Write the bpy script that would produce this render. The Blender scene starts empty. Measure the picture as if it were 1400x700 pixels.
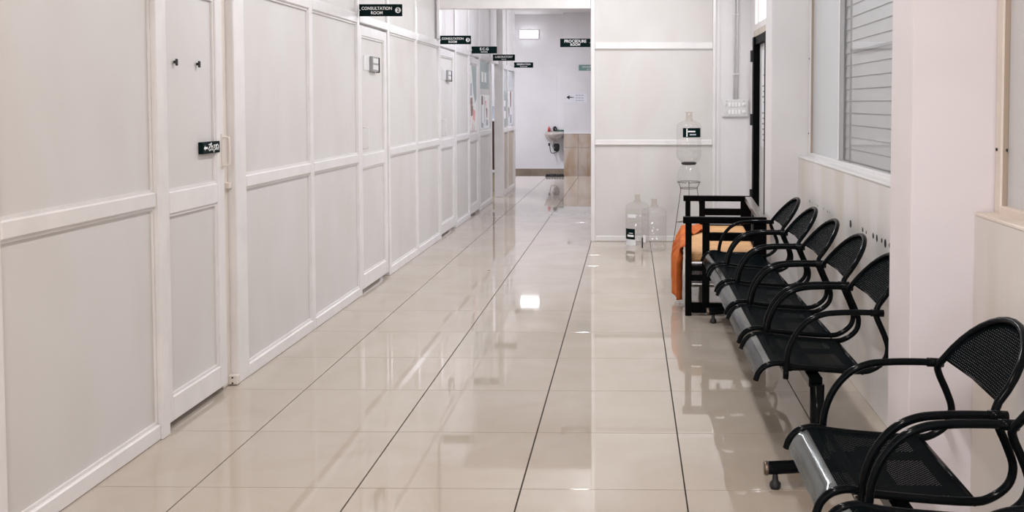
import bpy, bmesh, math, random
from mathutils import Vector, Matrix
random.seed(7)
PI = math.pi
S = bpy.context.scene
C = S.collection

# ------------------------------------------------------------------ camera, world, light, exposure
F_PX, YAW, PITCH, CAM_H, CX, CY = 1311.0, .01527, .04306, 1.408, 842.05, 197.56
cd = bpy.data.cameras.new('camera'); cam = bpy.data.objects.new('camera', cd); C.objects.link(cam)
cam.location = (0, 0, CAM_H)
cam.rotation_euler = (PI/2 - PITCH, 0, YAW)
cd.sensor_fit = 'HORIZONTAL'; cd.sensor_width = 36
cd.lens = 36*F_PX/1400
cd.shift_x = (700-CX)/1400
cd.shift_y = (CY-350)/1400
cd.clip_start = .05
S.camera = cam

w = bpy.data.worlds.new('world'); S.world = w; w.use_nodes = True
w.node_tree.nodes['Background'].inputs[0].default_value = (.94, .95, 1.0, 1)
w.node_tree.nodes['Background'].inputs[1].default_value = 3.0

S.view_settings.view_transform = 'Standard'
S.view_settings.look = 'None'
S.view_settings.gamma = 1
S.view_settings.exposure = 0.08

COOL = (.93, .945, 1.06); NEUT = (.975, .99, 1.045)
# (name, x, y, z, size_x, size_y, watts, colour, rotation)
TUBES = [
    ('tube_light', -.35, -.6, 3.22, .10, 1.2, 80, (1, .95, .98), (0, 0, 0), 'added unseen tube light behind the camera that brightens the pillar'),  # added out of view to brighten the pillar's near face
    ('tube_light', -.35, 2.0, 3.22, .10, 1.2, 20, (1, .80, .62), (0, 0, 0), 'added unseen warm tube light that tints the near walls'),  # added warm lamp for the tan tone of the near walls
    ('tube_light', -.45, 5.0, 3.22, .10, 1.2, 37, NEUT, (0, 0, 0), 'ceiling tube light over the middle of the corridor'),
    ('tube_light', 1.13, 7.7, 2.62, .10, 1.2, 34, NEUT, (0, PI/2-.5, 0), 'wall tube light above the black door'),
    ('tube_light', -.45, 8.2, 3.22, .10, 1.2, 28, NEUT, (0, 0, 0), 'ceiling tube light in front of the beam'),
    ('tube_light', -.75, 10.85, 3.22, .10, 1.2, 34, COOL, (0, 0, 0), 'ceiling tube light just beyond the beam'),
    ('tube_light', -.435, 15.0, 2.80, .10, 1.2, 26, COOL, (0, .6, 0), 'added tube light hidden by the cross partition that lights the far corridor'),  # added lamp, set where its floor reflection stays hidden
    ('tube_light', -3.2, 17.6, 3.24, .10, 1.2, 115, COOL, (0, 0, 0), 'added unseen tube light that brightens the far wall'),  # added lamp out of view, lifts the far wall
    ('tube_light', -3.0, 14.4, 3.22, .10, 1.2, 60, COOL, (0, 0, 0), 'added unseen tube light that brightens the side room'),  # added so that the open doorway looks bright
    ('tube_light', -3.3, 7.4, 3.22, .10, 1.2, 30, NEUT, (0, 0, 0), 'tube light in the consultation room'),
]

# ------------------------------------------------------------------ materials
def N(nt, t, **k):
    n = nt.nodes.new(t)
    for a, b in k.items():
        if a.startswith('i_'): n.inputs[a[2:].replace('_', ' ')].default_value = b
        else: setattr(n, a, b)
    return n
def mat(name, col, rough=.5, metal=0, spec=.5, col2=None, scale=4, stretch=(1, 1, 1), bump=0, bscale=60, coat=0, coat_rough=.05,
        ior=1.5, dist=0, rough_var=0, rand=0, amount=1.0):
    m = bpy.data.materials.new(name); m.use_nodes = True
    nt = m.node_tree; b = nt.nodes['Principled BSDF']; L = nt.links.new
    b.inputs['Base Color'].default_value = (*col, 1)
    b.inputs['Roughness'].default_value = rough
    b.inputs['Metallic'].default_value = metal
    b.inputs['IOR'].default_value = ior
    b.inputs['Coat Weight'].default_value = coat
    b.inputs['Coat Roughness'].default_value = coat_rough
    geo = N(nt, 'ShaderNodeNewGeometry')
    mp = N(nt, 'ShaderNodeMapping'); mp.inputs['Scale'].default_value = stretch
    L(geo.outputs['Position'], mp.inputs['Vector'])
    if col2 is None: col2 = tuple(c*.93 for c in col)
    no = N(nt, 'ShaderNodeTexNoise'); no.inputs['Scale'].default_value = scale; no.inputs['Detail'].default_value = 5
    no.inputs['Distortion'].default_value = dist
    L(mp.outputs[0], no.inputs['Vector'])
    rp = N(nt, 'ShaderNodeValToRGB')
    rp.color_ramp.elements[0].position = .38; rp.color_ramp.elements[1].position = .68
    rp.color_ramp.elements[0].color = (*col, 1); rp.color_ramp.elements[1].color = (*col2, 1)
    L(no.outputs['Fac'], rp.inputs['Fac'])
    out = rp.outputs['Color']
    if rand:
        oi = N(nt, 'ShaderNodeObjectInfo'); hs = N(nt, 'ShaderNodeHueSaturation')
        mr = N(nt, 'ShaderNodeMapRange'); mr.inputs['To Min'].default_value = 1-rand; mr.inputs['To Max'].default_value = 1+rand
        L(oi.outputs['Random'], mr.inputs['Value']); L(mr.outputs[0], hs.inputs['Value']); L(out, hs.inputs['Color']); out = hs.outputs['Color']
    L(out, b.inputs['Base Color'])
    if rough_var:
        mr = N(nt, 'ShaderNodeMapRange'); mr.inputs['To Min'].default_value = rough; mr.inputs['To Max'].default_value = rough+rough_var
        L(no.outputs['Fac'], mr.inputs['Value']); L(mr.outputs[0], b.inputs['Roughness'])
    if bump:
        n2 = N(nt, 'ShaderNodeTexNoise'); n2.inputs['Scale'].default_value = bscale; n2.inputs['Detail'].default_value = 3
        L(mp.outputs[0], n2.inputs['Vector'])
        bp = N(nt, 'ShaderNodeBump'); bp.inputs['Strength'].default_value = bump; bp.inputs['Distance'].default_value = .01
        L(n2.outputs['Fac'], bp.inputs['Height']); L(bp.outputs[0], b.inputs['Normal'])
    return m
def emis(name, col, s):
    m = bpy.data.materials.new(name); m.use_nodes = True; nt = m.node_tree
    b = nt.nodes['Principled BSDF']; b.inputs['Base Color'].default_value = (*col, 1)
    b.inputs['Emission Color'].default_value = (*col, 1); b.inputs['Emission Strength'].default_value = s
    return m
def clear(name, tint=(.96, .96, .95), gloss=.12, rough=.03, frost=0.0):
    m = bpy.data.materials.new(name); m.use_nodes = True; nt = m.node_tree; nt.nodes.clear(); L = nt.links.new
    o = N(nt, 'ShaderNodeOutputMaterial'); t = N(nt, 'ShaderNodeBsdfTransparent'); g = N(nt, 'ShaderNodeBsdfGlossy')
    t.inputs[0].default_value = (*tint, 1); g.inputs['Roughness'].default_value = rough
    lw = N(nt, 'ShaderNodeLayerWeight'); lw.inputs[0].default_value = .25
    mr = N(nt, 'ShaderNodeMapRange'); mr.inputs['To Min'].default_value = gloss*.3; mr.inputs['To Max'].default_value = min(.9, gloss*4)
    L(lw.outputs['Facing'], mr.inputs['Value'])
    mx = N(nt, 'ShaderNodeMixShader'); L(mr.outputs[0], mx.inputs[0]); L(t.outputs[0], mx.inputs[1]); L(g.outputs[0], mx.inputs[2])
    last = mx
    if frost:
        d = N(nt, 'ShaderNodeBsdfDiffuse'); d.inputs[0].default_value = (.8, .8, .8, 1)
        m2 = N(nt, 'ShaderNodeMixShader'); m2.inputs[0].default_value = frost
        L(mx.outputs[0], m2.inputs[1]); L(d.outputs[0], m2.inputs[2]); last = m2
    L(last.outputs[0], o.inputs[0])
    return m
M = dict(
    lam=mat('laminate', (.655, .635, .615), .42, ior=1.38, col2=(.62, .59, .56), scale=1.6, stretch=(1, 1, .55), dist=1.2, bump=.04, bscale=9, rough_var=.12),
    alu=mat('painted_aluminium', (.78, .755, .74), .28, scale=6, bump=.02),
    lamd=mat('tan_laminate', (.55, .50, .42), .35, col2=(.48, .40, .30), scale=3, stretch=(2, 2, .3)),
    cream=mat('cream_paint', (.77, .70, .635), .4, scale=8),
    plaster=mat('plaster', (.78, .76, .76), .45, col2=(.72, .70, .70), scale=1.5, bump=.05, bscale=20),
    plasterw=mat('stained_plaster', (.73, .71, .69), .45, col2=(.64, .59, .53), scale=1.1, stretch=(1, 1.6, .5), dist=1.5, bump=.05, bscale=20),
    pink=mat('pillar_paint', (.78, .735, .75), .45, scale=2, bump=.05, bscale=14),
    ceil=mat('ceiling_paint', (.85, .84, .83), .7),
    tile=mat('floor_tile', (.49, .43, .36), .025, col2=(.455, .39, .315), scale=2.3, dist=.8, ior=1.95, rand=.015, rough_var=.02),
    grout=mat('grout', (.035, .028, .024), .8),
    black=mat('black_powder_coat', (.003, .004, .0045), .12, scale=9, col2=(.004, .005, .006), ior=1.16),
    perf=mat('black_sheet', (.003, .005, .006), .3, scale=9, col2=(.004, .006, .007), ior=1.03),
    roll=mat('shiny_steel', (.34, .36, .345), .12, metal=1, col2=(.20, .21, .20), scale=10, stretch=(1, .4, 1), bump=.1, bscale=12),
    bwood=mat('black_painted_wood', (.003, .003, .003), .4, col2=(.004, .004, .004), scale=12, ior=1.08),
    bwoodt=mat('sheen_grey_top', (.22, .20, .18), .22, scale=12),  # sheen on the black rail's top put into the colour
    cushion=mat('tan_fabric', (.60, .34, .15), .8, col2=(.50, .27, .11), scale=9, bump=.2, bscale=90),
    orange=mat('orange_cloth', (.56, .13, .012), .8, col2=(.38, .07, .006), scale=7, bump=.25, bscale=150),
    silver=mat('silver', (.75, .72, .72), .25, metal=.8),
    wire=mat('bronze_wire', (.16, .12, .09), .3, metal=.8),
    dark=mat('dark_rubber_and_shade', (.012, .012, .014), .5),
    sign=mat('dark_green_sign', (.003, .012, .012), .35, col2=(.003, .011, .011), ior=1.12),
    teal=mat('teal_sign', (.16, .33, .31), .35),
    white=mat('white_print', (.88, .88, .87), .5, col2=(.86, .86, .85)),
    paper=mat('paper', (.82, .81, .84), .7),
    plastic=mat('white_plastic', (.74, .73, .72), .3),
    grey=mat('grey_slot', (.33, .33, .32), .5),
    ceramic=mat('ceramic', (.62, .56, .52), .18, coat=.5),
    dado=mat('dado_tile', (.56, .47, .40), .16, col2=(.44, .29, .17), scale=1.7, stretch=(3, 3, 1), dist=.6, coat=.4, rand=.03),
    skirt=mat('brown_tile', (.30, .25, .19), .2, col2=(.24, .19, .14), scale=5, coat=.3, rand=.06),
    steel=mat('brushed_steel', (.5, .5, .5), .3, metal=.9),
    green=mat('poster_green', (.38, .44, .42), .5), brown=mat('poster_brown', (.26, .15, .11), .5), rose=mat('poster_pink', (.80, .42, .38), .5),
    greyb=mat('poster_grey', (.42, .45, .50), .5),
    maroon=mat('dark_brown_wood', (.07, .022, .016), .35), olive=mat('olive_board', (.45, .42, .28), .6),
    red=mat('red_plastic', (.6, .06, .05), .4), bottleg=mat('green_plastic', (.01, .10, .06), .35),
    frost=mat('frosted_board', (.60, .62, .635), .22, scale=2, col2=(.57, .59, .605)),
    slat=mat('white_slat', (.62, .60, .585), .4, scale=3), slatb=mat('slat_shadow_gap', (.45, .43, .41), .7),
    brownline=mat('brown_sealant', (.42, .33, .26), .6),
    glass=clear('window_glass', (.95, .96, .97), .10), pet=clear('clear_plastic', (.98, .977, .974), .09, .05), pet2=clear('clear_neck', (.93, .90, .87), .10, .08),
    water=clear('water', (.985, .99, .995), .08, .02),
    lampon=emis('lamp_glow', (1, 1, 1), 6.0), daylight=emis('daylight_pane', (1, .99, .98), 1.1),
)

# ------------------------------------------------------------------ helpers
def link(name, me, m=None, parent=None, smooth=False):
    if m is not None: me.materials.append(m)
    if smooth:
        for p in me.polygons: p.use_smooth = True
    o = bpy.data.objects.new(name, me); C.objects.link(o)
    if parent is not None: o.parent = parent
    return o
def fin(name, bm, m=None, parent=None, smooth=False):
    me = bpy.data.meshes.new(name); bmesh.ops.recalc_face_normals(bm, faces=bm.faces); bm.to_mesh(me); bm.free()
    return link(name, me, m, parent, smooth)
def add_box(bm, x0, x1, y0, y1, z0, z1, bev=0):
    r = bmesh.ops.create_cube(bm, size=1)
    for v in r['verts']:
        v.co = Vector((x0+(v.co.x+.5)*(x1-x0), y0+(v.co.y+.5)*(y1-y0), z0+(v.co.z+.5)*(z1-z0)))
    if bev:
        es = list({e for v in r['verts'] for e in v.link_edges})
        bmesh.ops.bevel(bm, geom=es, offset=bev, segments=1, affect='EDGES', profile=.5)
def box(name, x0, x1, y0, y1, z0, z1, m, parent=None, bev=0):
    bm = bmesh.new(); add_box(bm, x0, x1, y0, y1, z0, z1, bev); return fin(name, bm, m, parent)
def boxes(name, lst, m, parent=None, bev=0, split=True):
    # pieces that do not touch become objects of their own
    if split and len(lst) > 1:
        comps = []
        e = 1e-4
        for b in lst:
            hit = [c for c in comps if any(all(b[2*k] <= o[2*k+1]+e and o[2*k] <= b[2*k+1]+e for k in range(3)) for o in c)]
            for c in hit: comps.remove(c)
            comps.append(sum(hit, [])+[b])
        if len(comps) > 1:
            return [boxes(name, c, m, parent, bev, False) for c in comps][0]
    bm = bmesh.new()
    for b in lst: add_box(bm, *b, bev)
    return fin(name, bm, m, parent)
def smooth_path(pts, n=6):
    pts = [Vector(p) for p in pts]; out = []
    P = [pts[0]*2-pts[1]]+pts+[pts[-1]*2-pts[-2]]
    for i in range(1, len(P)-2):
        p0, p1, p2, p3 = P[i-1:i+3]
        for k in range(n):
            t = k/n
            out.append(.5*((2*p1)+(p2-p0)*t+(2*p0-5*p1+4*p2-p3)*t*t+(3*p1-p0-3*p2+p3)*t**3))
    out.append(pts[-1]); return out
def add_tube(bm, pts, r, seg=10, caps=True):
    pts = [Vector(p) for p in pts]; rings = []; up = None
    for i, p in enumerate(pts):
        t = (pts[min(i+1, len(pts)-1)]-pts[max(i-1, 0)]).normalized()
        if up is None:
            up = Vector((0, 0, 1)) if abs(t.z) < .9 else Vector((0, 1, 0))
        a = (up - t*up.dot(t)).normalized(); b = t.cross(a); up = a
        rr = r[i] if isinstance(r, (list, tuple)) else r
        rings.append([bm.verts.new(p+(a*math.cos(q)+b*math.sin(q))*rr) for q in [2*PI*k/seg for k in range(seg)]])
    for i in range(len(rings)-1):
        for k in range(seg):
            bm.faces.new((rings[i][k], rings[i][(k+1) % seg], rings[i+1][(k+1) % seg], rings[i+1][k]))
    if caps:
        bm.faces.new(rings[0]); bm.faces.new(rings[-1])
def tube(name, pts, r, m, parent=None, seg=10):
    bm = bmesh.new(); add_tube(bm, pts, r, seg); return fin(name, bm, m, parent, True)
def add_lathe(bm, prof, c, seg=28, cap0=True, cap1=False):
    rings = []
    for r, z in prof:
        rings.append([bm.verts.new((c[0]+r*math.cos(2*PI*k/seg), c[1]+r*math.sin(2*PI*k/seg), c[2]+z)) for k in range(seg)])
    for i in range(len(rings)-1):
        for k in range(seg):
            bm.faces.new((rings[i][k], rings[i][(k+1) % seg], rings[i+1][(k+1) % seg], rings[i+1][k]))
    if cap0: bm.faces.new(rings[0])
    if cap1: bm.faces.new(rings[-1])
def lathe(name, prof, c, m, parent=None, seg=28, cap0=True, cap1=False):
    bm = bmesh.new(); add_lathe(bm, prof, c, seg, cap0, cap1); return fin(name, bm, m, parent, True)
def poly(name, pts, m, parent=None, thick=None):
    bm = bmesh.new(); f = bm.faces.new([bm.verts.new(p) for p in pts])
    if thick is not None:
        r = bmesh.ops.extrude_face_region(bm, geom=[f])
        bmesh.ops.translate(bm, vec=Vector(thick), verts=[g for g in r['geom'] if isinstance(g, bmesh.types.BMVert)])
    return fin(name, bm, m, parent)
def empty(name, loc=(0, 0, 0)):
    o = bpy.data.objects.new(name, None); C.objects.link(o); o.location = loc; o.empty_display_size = .1; return o
def keep(root):     # children were modelled in world coordinates
    for ch in root.children:
        ch.matrix_parent_inverse = Matrix.Translation(root.location).inverted()
def tag(o, label, cat, group=None):
    o['label'] = label; o['category'] = cat
    if group: o['group'] = group
    return o
def struct(o, label=None, cat=None):
    o['kind'] = 'structure'
    if label: o['label'] = label
    if cat: o['category'] = cat
    return o
def text(name, s, size, loc, rot, m, parent=None, bold=.02, ax='CENTER', sx=1, depth=.0006):
    cu = bpy.data.curves.new(name, 'FONT'); cu.body = s; cu.size = size; cu.align_x = ax; cu.align_y = 'CENTER'
    cu.offset = bold*size; cu.extrude = depth; cu.resolution_u = 3
    o = bpy.data.objects.new('t', cu); C.objects.link(o)
    dg = bpy.context.evaluated_depsgraph_get(); me = bpy.data.meshes.new_from_object(o.evaluated_get(dg))
    bpy.data.objects.remove(o); bpy.data.curves.remove(cu)
    me.name = name
    R = Matrix.Translation(loc) @ rot @ Matrix.Diagonal((sx, 1, 1, 1)); me.transform(R)
    me.materials.clear()
    return link(name, me, m, parent)
FRONT = Matrix.Rotation(PI/2, 4, 'X')                       # text faces -Y (towards the camera)
SIDE = Matrix.Rotation(PI/2, 4, 'Z') @ Matrix.Rotation(PI/2, 4, 'X')   # text faces +X

# ------------------------------------------------------------------ floor
CEIL = 3.3
floor = box('floor', -5.0, 1.5, -3.5, 18.44, -.4, -.0105, M['grout']); struct(floor)
gx, gy = .0027, .0019
def tile_mesh(sx, sy):
    bm = bmesh.new(); add_box(bm, gx, sx-gx, gy, sy-gy, -.010, 0)
    top = [e for e in bm.edges if all(v.co.z > -.001 for v in e.verts)]
    bmesh.ops.bevel(bm, geom=top, offset=.0008, segments=1, affect='EDGES')
    me = bpy.data.meshes.new('tile'); bm.to_mesh(me); bm.free(); me.materials.append(M['tile']); return me
full = tile_mesh(.6, .6)
xs = [-1.6+.6*k for k in range(5)]
def lay(me, x, y):
    o = bpy.data.objects.new('tile', me); C.objects.link(o); o.parent = floor; o.location = (x, y, 0)
edge = tile_mesh(.6, .6)
rows = [3.44+.6*m for m in range(-6, 25)]
for y in rows:
    for k in range(6): lay(full, -2.2+.6*k, y)
for y in rows:
    if y > 12.9:
        for x in (-2.8, -3.4, -4.0): lay(full, x, y)
far_floor = []
for i, x in enumerate((-4.0, -3.4, -2.8)):
    pass
boxes('floor_edge', [(-5, -2.2, -3.5, 13.0, -.0105, -.001), (-2.2, 1.4, -3.5, -.17, -.0105, -.001)], M['tile'], floor)
# sunken wash area beyond the last row of tiles
box('sunken_floor', -5.0, 1.5, 18.44, 20.57, -.45, -.4, M['skirt'], floor)

# ------------------------------------------------------------------ ceiling and outer shell
struct(box('ceiling', -5.0, 1.5, -3.5, 20.8, CEIL, CEIL+.1, M['ceil']))
wo = box('wall_outer', -5.1, -5.0, -3.5, 20.8, -.4, CEIL, M['plaster']); struct(wo)
wb = boxes('wall_back', [(-5.0, -1.6, -3.6, -3.5, -.01, CEIL), (1.2, 1.5, -3.6, -3.5, -.01, CEIL), (-1.6, 1.2, -3.6, -3.5, 2.5, CEIL)], M['plaster']); struct(wb)

# ------------------------------------------------------------------ left wall : framed laminate partition
XF = -1.965          # frame face
XP = -1.985          # panel face
wl = box('wall_left', -2.06, -2.03, -3.5, 3.94, 0, 2.9, M['lam']); struct(wl)
stiles = [-2.2, -1.2, -.2, .85, 1.9, 2.92]
SW = .062
def stile(y0, y1, z0=0, z1=2.9, x1=XF, name='stile', m='alu'): return box(name, -2.03, x1, y0, y1, z0, z1, M[m], wl, .004)
def rails(y0, y1):
    box('rail', -2.03, XF+.001, y0, y1, .978, 1.039, M['alu'], wl, .005)
    box('rail', -2.03, XF+.003, y0, y1, 1.985, 2.055, M['alu'], wl, .005)
    box('rail', -2.03, XF+.001, y0, y1, 0, .066, M['alu'], wl, .005)
def panels(y0, y1, low='lam', up='lam', full=True):
    box('panel', -2.02, XP, y0, y1, .066, .978, M[low], wl)
    box('panel', -2.02, XP, y0, y1, 1.039, 1.985, M[up], wl)
    top(y0, y1)
def top(y0, y1):
    box('panel', -2.02, XP, y0, y1, 2.055, 2.9, M['lam'], wl)
def beads(y0, y1, zs=(.978, 1.039, 1.985, .066)):
    # thin glazing beads around each bay
    b = []
    for z, d in ((.066, 1), (.978, -1), (1.039, 1), (1.985, -1)):
        b.append((XP, XP+.010, y0, y1, min(z, z+.012*d), max(z, z+.012*d)))
    for a, z0, z1 in ((y0, .078, .966), (y1-.010, .078, .966), (y0, 1.051, 1.973), (y1-.010, 1.051, 1.973)):
        b.append((XP, XP+.010, a, a+.010, z0, z1))
    boxes('bead', b, M['alu'], wl)
# bays of the partition; doors are handled below
bays = [(-2.17, -1.2), (-1.14, -.2), (-.14, .85), (.91, 1.9), (1.96, 2.89), (2.95, 3.93), (4.87, 5.86), (5.92, 6.90), (7.82, 8.78), (8.84, 9.84), (10.82, 11.66), (12.52, 13.50)]
for y0, y1 in bays:
    panels(y0, y1); rails(y0, y1); beads(y0, y1)
for y in (-2.23, -1.2, -.2, .85, 1.9, 2.89, 5.86, 8.78):
    stile(y, y+.06)
stile(3.93, 3.995, x1=XF+.010)
stile(6.90, 6.955); stile(7.765, 7.82); stile(9.84, 9.90); stile(10.76, 10.82); stile(11.66, 11.72); stile(12.46, 12.52); stile(13.50, 13.60)
for a, b in ((6.955, 7.765), (9.90, 10.76), (11.72, 12.46)):
    box('rail', -2.03, XF+.003, a, b, 1.995, 2.055, M['alu'], wl, .005); top(a, b)
# jamb between the near door and the first bay (its end face looks back at the camera)
box('door_jamb', -2.06, XF-.001, 4.735, 4.87, 0, 2.9, M['alu'], wl, .004)
box('door_jamb', -2.06, -2.005, 4.642, 4.735, 0, 2.06, M['cream'], wl, .003)
box('door_jamb', -2.03, -1.985, 4.70, 4.735, .985, 1.015, M['cream'], wl, .003)
box('jamb_foot', -2.03, -1.96, 4.70, 4.735, .004, .05, M['cream'], wl, .003)
for z in (.012, .04):
    lathe('screw', [(.0045, 0), (.0045, .002)], (0, 0, 0), M['dark'], wl, 8, True, True).matrix_local = Matrix.Translation((-1.985, 4.6995, z)) @ Matrix.Rotation(PI/2, 4, 'X')
box('panel', -2.05, -2.02, 3.995, 4.735, 2.055, 2.9, M['lam'], wl); box('rail', -2.06, XF, 3.995, 4.735, 1.99, 2.055, M['alu'], wl, .004)

# doors of the partition
for a_, b_ in ((3.995, 4.640), (6.955, 7.765), (9.90, 10.76), (11.72, 12.46)):
    box('gap_shade', -2.06, -2.05, a_, b_, 0, .05, M['dark'], wl)  # dark strip standing in for the shade under each door
def door(idx, y0, y1, xf, label, z1=1.985, handle_y=None):
    d = empty('door_%d' % idx, (xf, (y0+y1)/2, 0)); struct(d)
    g = .006; a, b = y0+g, y1-g; t = .075
    boxes('door_frame', [(xf-.03, xf, a, a+t, .030, z1-g), (xf-.03, xf, b-t, b, .030, z1-g), (xf-.03, xf, a+t, b-t, .030, .022+.115),
                         (xf-.03, xf, a+t, b-t, .93, 1.025), (xf-.03, xf, a+t, b-t, z1-g-.075, z1-g)], M['alu'], d, .004)
    box('door_panel', xf-.025, xf-.018, a+t, b-t, .137, .93, M['lam'], d)
    box('door_panel', xf-.025, xf-.018, a+t, b-t, 1.025, z1-g-.075, M['lam'], d)
    bd = []
    for z, s in ((.137, 1), (.93, -1), (1.025, 1), (z1-g-.075, -1)): bd.append((xf-.018, xf-.008, a+t, b-t, min(z, z+.012*s), max(z, z+.012*s)))
    for yy in (a+t, b-t-.012):
        bd.append((xf-.018, xf-.008, yy, yy+.012, .149, .918)); bd.append((xf-.018, xf-.008, yy, yy+.012, 1.037, z1-g-.087))
    boxes('door_bead', bd, M['alu'], d)
    return d
def pull(parent, x, y, z0, z1, m='alu'):
    return tube('door_handle', smooth_path([(x-.005, y, z0), (x+.03, y, z0+.004), (x+.036, y, z0+.02), (x+.036, y, z1-.02), (x+.03, y, z1-.004), (x-.005, y, z1)], 4), .006, M[m], parent, 8)
d1 = door(1, 3.995, 4.640, -1.980, 'near')
pull(d1, -1.980, 4.612, 1.105, 1.245, 'cream')
box('bolt_plate', -1.981, -1.975, 4.600, 4.622, 1.09, 1.26, M['cream'], d1, .002)
keep(d1)
d2 = door(2, 6.955, 7.765, -1.975, ''); pull(d2, -1.975, 7.06, 1.07, 1.23); keep(d2)
d3 = door(3, 9.90, 10.76, -1.975, ''); pull(d3, -1.975, 10.05, 1.07, 1.23); keep(d3)
d4 = door(4, 11.72, 12.46, -1.975, ''); pull(d4, -1.975, 11.80, 1.07, 1.2); keep(d4)
# open doorway 13.60-14.20, end post, last glazed bay
box('rail', -2.03, XF, 13.60, 14.28, 1.985, 2.055, M['alu'], wl, .004); top(13.6, 14.28)
box('door_jamb', -2.035, -1.90, 14.28, 14.40, 0, 2.9, M['alu'], wl, .004)
for a, b in ((14.40, 15.05), (15.11, 15.88)):
    box('panel', -2.0, -1.955, a, b, .07, .96, M['lamd'], wl)
    box('rail', -2.0, -1.925, a, b, .96, 1.03, M['alu'], wl, .004); box('rail', -2.0, -1.925, a, b, 0, .07, M['alu'], wl, .004)
    box('rail', -2.0, -1.925, a, b, 1.93, 2.0, M['alu'], wl, .004)
    box('panel', -2.0, -1.955, a, b, 1.03, 1.93, M['frost'], wl)
    box('panel', -2.0, -1.955, a, b, 2.0, 2.9, M['lam'], wl)
stile(15.05, 15.11, x1=-1.925); stile(15.88, 15.95, x1=-1.92)
# battens of the upper board above the rail
for y in (4.86, 5.89, 6.93, 7.79, 8.81, 9.83, 10.3, 10.79, 11.25, 11.69, 12.1, 12.49, 13.0, 13.55):
    box('batten', XP-.005, XP+.004, y-.012, y+.012, 2.055, 2.9, M['alu'], wl, .002)
# side room behind the open doorway
ws = box('wall_side_room', -5.0, -2.0, 15.98, 16.05, 0, CEIL, M['plaster']); struct(ws)

# ------------------------------------------------------------------ cross partition with beam
YB = 9.73
wm = box('wall_middle', -.362, .83, YB+.02, YB+.09, 0, 2.9, M['lam']); struct(wm)
for z0, z1 in ((.055, .978), (1.037, 1.95), (2.022, 2.9)):
    box('panel', -.362, .83, YB+.012, YB+.02, z0, z1, M['lam'], wm)
for z0, z1 in ((0, .055), (.978, 1.037), (1.95, 2.022)):
    box('rail', -.362, .83, YB-.008, YB+.02, z0, z1, M['alu'], wm, .006)
    if z0: box('rail_lip', -.362, .83, YB-.014, YB-.006, z0+.01, z0+.018, M['alu'], wm, .002)
box('post', -.402, -.362, YB-.012, YB+.09, 0, 2.9, M['alu'], wm, .004)
box('post', .83, .862, YB-.012, YB+.09, 0, 2.9, M['alu'], wm, .004)
box('beam', -1.94, -.402, YB, YB+.09, 2.363, 2.9, M['alu'], wm, .004)
box('post', -1.964, -1.935, YB-.005, YB+.09, 2.056, 2.9, M['alu'], wm, .004)
we = box('wall_end', .862, 1.5, YB, YB+.12, 0, CEIL, M['plaster']); struct(we)
box('trim_strip', .875, .90, YB-.01, YB, 0, CEIL, M['plaster'], we)
wi = box('wall_inner', -.40, -.34, YB+.09, 16.5, 0, 2.9, M['plaster']); struct(wi)

# ------------------------------------------------------------------ right wall
XW = 1.115
wr = boxes('wall_right', [(1.21, 1.5, 6.645, 8.40, 0, CEIL), (1.21, 1.5, 9.30, YB, 0, CEIL), (1.21, 1.5, 8.40, 9.30, 2.62, CEIL),
                          (1.30, 1.5, YB+.12, 20.57, -.4, CEIL), (1.16, 1.5, 3.365, 6.36, 2.32, CEIL), (1.17, 1.5, -3.5, 3.11, 2.32, CEIL)], M['plaster'])
struct(wr)
box('pillar', .91, 1.5, 3.11, 3.365, 0, CEIL, M['pink'], wr, .004)
box('pillar', .93, 1.5, 6.36, 6.645, 0, CEIL, M['plaster'], wr, .004)
box('window_wall', XW, 1.5, 3.365, 6.36, 0, 1.052, M['plasterw'], wr, .003)
box('window_wall', XW, 1.5, -3.5, 3.11, 0, 1.048, M['plasterw'], wr, .003)
# bolt holes and scuffs left on the wall behind the bench
random.seed(3)
hb = bmesh.new()
for (y, z, r) in ((5.964, .799, .008), (5.75, .80, .004), (5.707, .797, .006), (5.53, .80, .005), (5.42, .795, .006), (5.36, .797, .004),
                  (4.852, .798, .017), (4.60, .80, .010), (4.53, .798, .007), (4.40, .799, .011), (4.335, .797, .012), (4.25, .799, .009), (4.19, .795, .014), (4.12, .797, .008),
                  (2.47, .80, .010), (2.42, .80, .006)):
    n = 9; c = hb.verts.new((XW-.0008, y, z)); r *= 1.3
    ring = [hb.verts.new((XW-.0006, y+r*(.8+.4*random.random())*math.cos(2*PI*k/n), z+r*(.8+.4*random.random())*math.sin(2*PI*k/n))) for k in range(n)]
    for k in range(n): hb.faces.new((c, ring[k], ring[(k+1) % n]))
h = fin('chipped_holes', hb, M['dark'], wr); h['label'] = 'row of chipped dark holes in the plaster'

def window(idx, y0, y1, xf, m_frame, line):
    z0, z1 = 1.052, 2.32
    wn = empty('window_%d' % idx, (xf, (y0+y1)/2, z0)); struct(wn)
    t = .05
    boxes('window_frame', [(xf, xf+.05, y1-t, y1, z0, z1), (xf, xf+.05, y0, y0+t, z0, z1), (xf, xf+.05, y0+t, y1-t, z0, z0+.03), (xf, xf+.05, y0+t, y1-t, z1-t, z1)], m_frame, wn, .004)
    boxes('sealant', [(xf+.006, xf+.02, y1-t-.004, y1-t, z0+.03, z1-t)], line, wn)
    return wn
w1 = window(1, 3.37, 6.355, 1.175, M['plastic'], M['brownline'])
box('sill', XW-.004, 1.18, 3.37, 6.355, 1.046, 1.060, M['plastic'], w1, .003)
box('fixed_board', 1.195, 1.21, 5.50, 6.305, 1.082, 2.27, M['frost'], w1)
box('mullion', 1.188, 1.215, 5.49, 5.51, 1.082, 2.27, M['plastic'], w1, .002)
box('mullion', 1.196, 1.206, 5.255, 5.265, 1.082, 2.27, M['grey'], w1)
box('pane', 1.190, 1.193, 3.42, 5.49, 1.082, 2.27, M['glass'], w1)
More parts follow.
